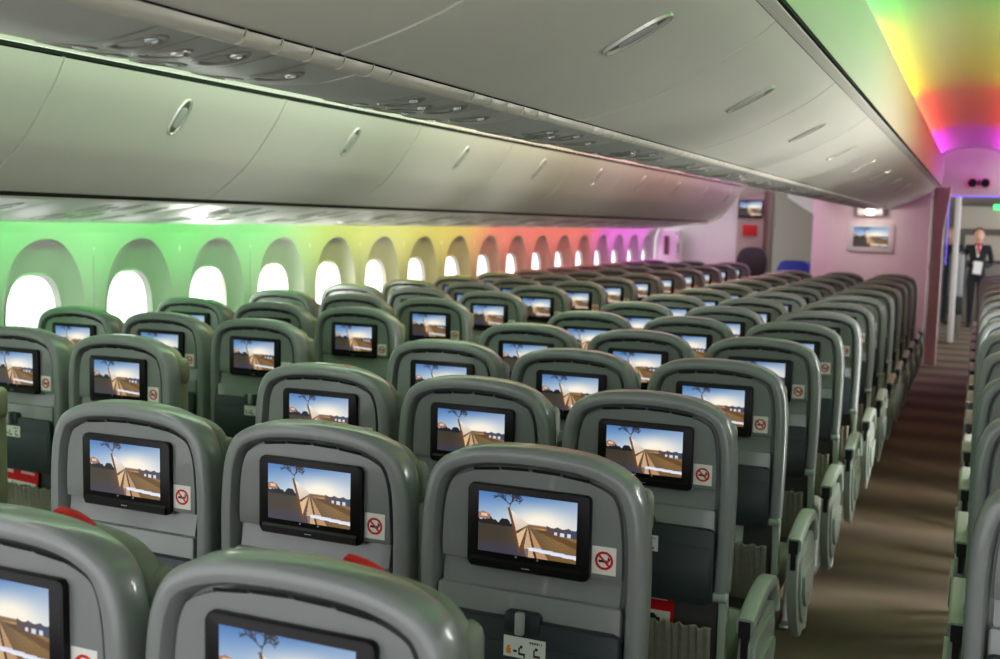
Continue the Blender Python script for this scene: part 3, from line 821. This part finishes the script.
# right sidewall, out of frame
b = MB(); b.box(1.62, 1.66, Y0, 14, 0, 1.75); struct(b.build('wall_right', M['wall']))

# ------------------------------------------------------------------ front of the cabin
BY = 13.95
b = MB(); b.box(-1.90, -.55, BY, BY + .05, 0, 2.30, 0, .008); struct(b.build('wall_bulkhead', M['lilac']))
t = empty('wall_monitor', (-1.21, BY, 1.51))
b = MB(); plate(b, rrect(-.265, .265, -.165, .165, .03), -.035, -.001, .008); b.build('bezel', M['white'], t)
raster('screen', -.200, .200, -.115, .125, -.0365, 70, 42, screen_px, M['screen'], t)
tag(t, 'wall monitor in a pale pink frame on the front bulkhead', 'monitor')
t = empty('ceiling_lamp', (-1.22, BY - .10, 1.83))
b = MB(); b.box(-.15, .15, -.06, .06, -.06, .05, 0, .02); b.build('housing', M['white'], t)
b = MB(); b.tube([(.0, -.06, -.01), (.0, -.075, -.01)], .042, 16); b.build('bulb', M['lamp'], t)
tag(t, 'small lit lamp box at the end of the centre bins above the bulkhead', 'lamp')
# curtain gathered at the aisle edge of the bulkhead
b = MB(); rows = []
for k in range(13):
    z = 2.12 - k * (2.10 / 12); w = .5 + .5 * abs(k - 4.5) / 8 if k < 9 else .8
    rows.append([(-.53 + .13 * (i / 40) * (1 + .5 * (1 - min(1, k / 3))) , BY - .03 + .03 * math.sin(i * .95) , z) for i in range(41)])
b.rings(rows, 0, closed=False)
tag(b.build('curtain', M['curtain']), 'mauve brown curtain gathered beside the pink bulkhead', 'curtain')
# soffit over the doorway with a twin lamp sign
b = MB(); b.box(-.56, 1.6, 14.22, 14.30, 2.03, 2.86); struct(b.build('wall_soffit', M['lilac']))
t = empty('twin_lens_sign', (-.055, 14.22, 2.18))
b = MB(); plate(b, rrect(-.16, .16, -.062, .062, .058, 8), -.03, -.001, .008); b.build('panel', M['pink'], t)
for x in (-.07, .07):
    b = MB(); b.tube([(x, -.028, 0), (x, -.04, 0)], .050, 20); b.build('lens', M['slot'], t)
b = MB(); b.box(-.012, .012, -.036, -.028, -.03, .03); b.build('bar', M['slot'], t)
tag(t, 'pink oval ceiling panel with two black round lenses over the doorway', 'indicator')
b = MB(); b.box(-.36, 1.2, 14.23, 14.25, 2.015, 2.03); b.box(-.372, -.36, 14.23, 14.25, 1.2, 2.03); struct(b.build('trim_violet', M['violet']))
b = MB(); b.box(-.36, -.28, 17.15, 17.3, 0, 2.4, 0, .01); struct(b.build('trim_post', M['white']))
# galley block left of the doorway
t = empty('galley_cabinet', (-.75, 16.6, 0))
b = MB(); b.box(-.28, .27, 0, .8, 0, 2.2, 0, .01); b.build('carcass', M['galley'], t)
b = MB(); b.box(-.22, .24, -.02, .0, 1.15, 2.05, 0, .008); b.build('upper_panel', M['beige'], t)
for k in range(2):
    b = MB(); b.box(-.22 + .24 * k, -.02 + .24 * k + .02, -.02, 0, .12, 1.05, 0, .008)
    d = b.build('door', M['silverdark'], t)
    b = MB(); b.tube([(-.04 + .24 * k, -.03, .75), (-.04 + .24 * k, -.03, .95)], .008, 8); b.build('handle', M['metal'], d)
tag(t, 'grey galley cabinet with metal doors behind the curtain', 'cabinet')
# far galley end
b = MB(); b.box(-4.3, 1.9, 21.6, 21.66, 0, 2.86); struct(b.build('wall_far', M['galley']))
t = empty('galley_unit', (.05, 21.55, 0))
b = MB(); b.box(-.45, .75, -.45, 0, 0, 1.05, 0, .01); b.build('counter', M['galley'], t)
b = MB(); b.box(-.40, .60, -.30, 0, 1.66, 2.06, 0, .01); b.build('upper_cabinet', M['beige'], t)
b = MB(); b.box(-.30, .5, -.03, 0, 1.1, 1.55); b.build('back_panel', M['beige'], t)
tag(t, 'white galley cupboard over a grey counter at the far end of the aisle', 'galley')
t = empty('exit_sign', (.28, 21.2, 2.05))
b = MB(); b.box(-.10, .10, -.03, 0, -.045, .045, 0, .01); b.build('panel', M['greensign'], t)
tag(t, 'small glowing green sign high up at the far galley', 'sign')
# crew seat folded by the doorway
t = empty('crew_seat', (-.27, 18.2, 0))
b = MB(); b.box(-.14, .10, 0, .09, .55, 1.30, 0, .08, 4); b.build('backrest', M['latch'], t)
b = MB(); b.box(-.14, .10, -.06, .0, .35, .62, 0, .03, 3); b.build('seat', M['jump'], t)
b = MB(); b.box(-.10, .06, .0, .08, 0, .55, 0, .01); b.build('base', M['galley'], t)
tag(t, 'pale grey crew seat folded up left of the standing attendant', 'crew seat')

# left front: white closet wall, monument with monitor, exit door
b = MB(); b.prism([(-4.0, 0), (-2.88, 0), (-2.88, 2.02), (-2.96, 1.90), (-3.1, 1.72), (-3.3, 1.62), (-4.0, 1.58)], 'y', 14.3, 14.36); struct(b.build('wall_front_left', M['white']))
b = MB(); b.box(-4.0, -2.5, 14.75, 14.80, 1.55, 2.86); struct(b.build('wall_front_upper', M['beige']))
t = empty('closet_monument', (-2.69, 14.2, 0))
b = MB(); b.box(-.19, .18, 0, .5, 0, 2.02, 0, .012); b.build('carcass', M['beige'], t)
b = MB(); b.box(-.17, .15, -.006, 0, 1.45, 1.98); b.build('upper_panel', M['beige'], t)
b = MB(); b.box(.15, .21, -.02, .4, 0, 2.06, 0, .01); b.build('edge_trim', M['brown'], t)
tag(t, 'beige closet with a brown edge at the front of the left aisle', 'closet')
t = empty('closet_monitor', (-2.700, 14.190, 1.83))
b = MB(); b.box(-.160, .150, -.03, 0, -.11, .11, 0, .008); b.build('bezel', M['bezel'], t)
raster('screen', -.146, .136, -.088, .095, -.0315, 60, 38, screen_px, M['screen'], t)
tag(t, 'small lit monitor high on the beige closet', 'monitor')
b = MB(); b.box(-2.80, -2.62, 14.175, 14.192, 1.49, 1.63, 0, .004); tag(b.build('placard', M['redsign']), 'plain red placard under the closet monitor', 'placard')
t = empty('crew_seat', (-2.63, 13.98, 0))
b = MB(); b.prism(ell(0, 1.15, .19, .20, 32, 2.8), 'y', 0, .11, 0, .03); b.build('backrest', M['jump'], t)
b = MB(); b.box(-.16, .16, .02, .12, .45, 1.05, 0, .02); b.build('lower_back', M['jump'], t)
b = MB(); b.box(-.12, .12, .04, .12, 0, .5); b.build('base', M['galley'], t)
tag(t, 'dark rounded crew seat back in front of the beige closet', 'crew seat')
t = empty('exit_door', (-3.86, 14.0, 0))
b = MB(); b.box(-.02, .28, .12, .22, .2, 1.56, 0, .04, 4); b.build('door_panel', M['white'], t)
b = MB(); b.tube([(.22, .10, 1.20), (.25, .07, 1.25), (.26, .06, 1.36), (.25, .07, 1.46), (.21, .10, 1.50)], .016, 10); b.build('handle', M['metal'], t)
b = MB(); b.box(.06, .12, .09, .12, 1.22, 1.46, 0, .01); b.build('latch_cover', M['brown'], t)
tag(t, 'white exit door panel with a curved metal handle past the last window', 'door')
# next cabin through the left aisle: white bins and blue seats
b = MB(); b.prism([(-2.48, 2.02), (-2.0, 1.72), (-1.7, 1.72), (-1.7, 2.85), (-2.48, 2.85)], 'y', 15.6, 18.5); tag(b.build('overhead_bin', M['white']), 'white bin in the next cabin, seen through the left aisle', 'overhead bin')
for k in range(3):
    t = empty('passenger_seat', (-2.42 + .30 * k, 16.0 + .78 * k, 0))
    b = MB(); b.prism(rrect(-.22, .22, .40, 1.14, .10, 6), 'y', 0, .12, 0, .03); b.build('backrest', M['blue'], t)
    b = MB(); b.box(-.2, .2, .13, .55, .36, .47, 0, .03, 3); b.build('seat_cushion', M['blue'], t)
    b = MB(); b.box(-.15, .15, .15, .45, 0, .36); b.build('base', M['galley'], t)
    tag(t, f'blue seat in the next cabin through the left aisle, {ORD[k]} from the closet', 'seat', 'blue seats in the next cabin')

# ------------------------------------------------------------------ people
def skin_body(name, verts, edges, m, parent, root=0, sub=2):
    me = bpy.data.meshes.new(name); me.from_pydata([v[0] for v in verts], edges, [])
    o = bpy.data.objects.new(name, me); C.objects.link(o)
    if parent: o.parent = parent
    mod = o.modifiers.new('Skin', 'SKIN')
    for i, v in enumerate(verts):
        r = v[1]; me.skin_vertices[0].data[i].radius = r if isinstance(r, tuple) else (r, r)
        me.skin_vertices[0].data[i].use_root = (i == root)
    mod.use_smooth_shade = True
    s = o.modifiers.new('Sub', 'SUBSURF'); s.levels = sub; s.render_levels = sub
    me.materials.append(m)
    return o
def ball(b, c, r, mi=0, u=16, v=12):
    rs = []
    for j in range(1, v):
        th = PI * j / v
        rs.append([(c[0] + r[0] * math.sin(th) * math.cos(2 * PI * i / u), c[1] + r[1] * math.sin(th) * math.sin(2 * PI * i / u), c[2] + r[2] * math.cos(th)) for i in range(u)])
    b.rings(rs, mi, True, (True, True))
def attendant(x, y, rz, label, hairm, papers=True, sc=1.0):
    """standing crew member facing -y, both hands brought together in front"""
    t = empty('person', (x, y, 0), rz); t.scale = (sc, sc, sc)
    V = [((0, .02, .93), (.135, .10)), ((0, .015, 1.05), (.120, .088)), ((0, .01, 1.20), (.145, .10)), ((0, .02, 1.34), (.150, .095)), ((0, .02, 1.425), (.075, .065)),
         ((-.165, .02, 1.375), .055), ((-.205, .03, 1.22), .047), ((-.225, .02, 1.09), .041), ((-.15, -.13, 1.06), .036), ((-.07, -.22, 1.09), .028),
         ((.165, .02, 1.375), .055), ((.205, .03, 1.22), .047), ((.225, .02, 1.09), .041), ((.15, -.13, 1.06), .036), ((.07, -.22, 1.09), .028),
         ((-.085, .02, .84), .088), ((-.085, .01, .66), .075), ((-.08, .0, .48), .060), ((-.08, .02, .30), .052), ((-.08, .03, .10), .042), ((-.08, .02, .045), .040), ((-.09, -.12, .030), .030),
         ((.085, .02, .84), .088), ((.085, .01, .66), .075), ((.08, .0, .48), .060), ((.08, .02, .30), .052), ((.08, .03, .10), .042), ((.08, .02, .045), .040), ((.09, -.12, .030), .030)]
    E = [(0, 1), (1, 2), (2, 3), (3, 4), (3, 5), (5, 6), (6, 7), (7, 8), (8, 9), (3, 10), (10, 11), (11, 12), (12, 13), (13, 14),
         (0, 15), (15, 16), (16, 17), (17, 18), (18, 19), (19, 20), (20, 21), (0, 22), (22, 23), (23, 24), (24, 25), (25, 26), (26, 27), (27, 28)]
    skin_body('suit', V, E, M['suit'], t)
    # neck, head and face as one surface
    b = MB(); prof = [(1.40, .058, .058, .015), (1.44, .052, .052, .01), (1.475, .050, .052, .005), (1.50, .058, .070, -.012), (1.53, .066, .085, -.014), (1.57, .073, .094, -.008), (1.61, .076, .097, -.004), (1.645, .072, .092, 0), (1.675, .056, .074, .004), (1.692, .030, .042, .006)]
    rs = []
    for z, rx, ry, dy in prof:
        ring = []
        for i in range(24):
            a = 2 * PI * i / 24
            px, py = rx * math.cos(a), ry * math.sin(a) + dy
            front = max(0, -math.sin(a)) ** 14
            if 1.52 < z < 1.60: py -= .020 * front * (1 if z < 1.56 else .6)   # nose ridge
            ring.append((px, py, z))
        rs.append(ring)
    b.rings(rs, 0, True, (True, True))
    for sx in (-1, 1): ball(b, (sx * .078, 0, 1.575), (.012, .020, .032), 0, 10, 8)
    for sx in (-1, 1): ball(b, (sx * .030, -.093, 1.592), (.011, .006, .006), 1, 10, 6)
    ball(b, (0, -.094, 1.522), (.022, .008, .006), 2, 10, 6)
    head = b.build('head', [M['skin'], M['hair'], M['scarf']], t, 60)
    b = MB(); ball(b, (0, .022, 1.635), (.086, .100, .075), 0, 20, 14)
    ball(b, (0, .105, 1.60), (.045, .040, .045), 0, 14, 10)
    b.build('hair', hairm, t, 60)
    b = MB(); b.add([(-.05, -.088, 1.40), (.05, -.088, 1.40), (.012, -.112, 1.20), (-.012, -.112, 1.20)], [(0, 1, 2, 3)]); b.build('shirt_front', M['shirt'], t)
    b = MB(); b.tube([(-.05, -.03, 1.43), (0, -.075, 1.415), (.05, -.03, 1.43)], .020, 10); b.tube([(0, -.085, 1.41), (.01, -.115, 1.33), (.015, -.120, 1.26)], [.018, .022, .012], 10); b.build('scarf', M['scarf'], t)
    # hands: palm, four fingers and a thumb each
    for sx in (-1, 1):
        hv = [((sx * .075, -.215, 1.09), .020), ((sx * .045, -.245, 1.095), (.024, .014))]; he = [(0, 1)]
        for f, (dz, ln) in enumerate(((.024, .055), (.008, .062), (-.008, .058), (-.022, .046))):
            k = len(hv)
            hv += [((sx * .030, -.258, 1.095 + dz), .0085), ((sx * (.030 - ln * .5), -.272, 1.095 + dz), .008), ((sx * (.030 - ln * .75), -.262, 1.092 + dz), .007)]
            he += [(1, k), (k, k + 1), (k + 1, k + 2)]
        k = len(hv); hv += [((sx * .055, -.245, 1.125), .010), ((sx * .035, -.262, 1.140), .008)]; he += [(0, k), (k, k + 1)]
        skin_body('hand', hv, he, M['skin'], t, 0, 1)
    o = None
    tag(t, label, 'person')
    if papers:
        b = MB(); b.prism([(-.07, .92), (.06, .90), (.085, 1.11), (-.045, 1.13)], 'y', -.277, -.271)
        p = b.build('paper_sheet', M['paper']); p.location = (x, y, 0); p.rotation_euler = (0, 0, rz)
        tag(p, 'white sheet of paper held by the attendant in the aisle', 'paper')
attendant(-.02, 20.2, 0.0, 'person in a dark suit standing in the far doorway holding white papers', M['hair'], True, .985)
attendant(-.43, 20.6, .5, 'person in a dark suit half hidden behind the white post', M['fair'], False, .98)

# ------------------------------------------------------------------ lights
w = bpy.data.worlds.new('outside'); S.world = w; w.use_nodes = True
bg = w.node_tree.nodes['Background']; bg.inputs['Color'].default_value = (.97, .98, 1.0, 1); bg.inputs['Strength'].default_value = 2.3
def area(name, loc, sx, sy, power, col, rot=(0, 0, 0)):
    l = bpy.data.lights.new(name, 'AREA'); l.shape = 'RECTANGLE'; l.size = sx; l.size_y = sy; l.energy = power; l.color = col
    o = bpy.data.objects.new(name, l); o.location = loc; o.rotation_euler = rot; C.objects.link(o); return o
# added neutral fill along both aisle ceilings, not a cabin fitting
area('aisle_fill', (CX, 6.0, 2.47), .12, 15.5, 5, (1.0, .96, .90)).data.spread = math.radians(150)
area('aisle_fill', (-2.33, 6.0, 2.42), .25, 15.5, 45, (1.0, .97, .92))
# daylight at the two window bands
area('daylight', (-4.32, 5.5, 1.1), 17, .9, 620, (1.0, .98, .96), (0, math.radians(-90), 0))
area('daylight', (1.60, 5.5, 1.20), 17, .30, 800, (1.0, .98, .95), (0, math.radians(90), 0))
area('galley_fill', (.0, 18.4, 2.6), .8, 1.5, 7, (1.0, .93, .85))  # added fill for the dark end beyond the doorway
area('closet_lamp', (-3.2, 13.6, 1.60), .5, .3, 1.0, (1.0, .9, .95), (math.radians(35), 0, 0))
area('bulkhead_lamp', (-1.22, BY - .45, 1.84), .10, .10, 3, (1.0, .90, .84), (math.radians(35), 0, 0))
area('next_cabin_lamp', (-2.2, 16.0, 2.6), .6, 1.5, 5, (1.0, .95, 1.0))

# ------------------------------------------------------------------ camera
cam = bpy.data.cameras.new('camera'); co = bpy.data.objects.new('camera', cam); C.objects.link(co)
pi_, ya, ro = math.radians(5.6294), math.radians(23.4645), math.radians(1.3316)
F = Vector((-math.sin(ya) * math.cos(pi_), math.cos(ya) * math.cos(pi_), -math.sin(pi_)))
R0 = Vector((math.cos(ya), math.sin(ya), 0)); U0 = R0.cross(F)
R2 = R0 * math.cos(ro) + U0 * math.sin(ro); U2 = -R0 * math.sin(ro) + U0 * math.cos(ro)
co.matrix_world = Matrix(((R2.x, U2.x, -F.x, 0), (R2.y, U2.y, -F.y, 0), (R2.z, U2.z, -F.z, 1.60), (0, 0, 0, 1)))
cam.sensor_fit = 'HORIZONTAL'; cam.sensor_width = 36; cam.lens = 1096.6 / 1000 * 36
cam.clip_start = .05; cam.clip_end = 100
cam.dof.use_dof = True; cam.dof.focus_distance = 2.3; cam.dof.aperture_fstop = 5.0
S.camera = co
S.view_settings.view_transform = 'Standard'
S.view_settings.look = 'Medium High Contrast'
S.view_settings.exposure = -0.15
S.cycles.max_bounces = 8; S.cycles.diffuse_bounces = 5; S.cycles.glossy_bounces = 3; S.cycles.transparent_max_bounces = 12
S.cycles.sample_clamp_indirect = 6.0
S.cycles.use_denoising = True
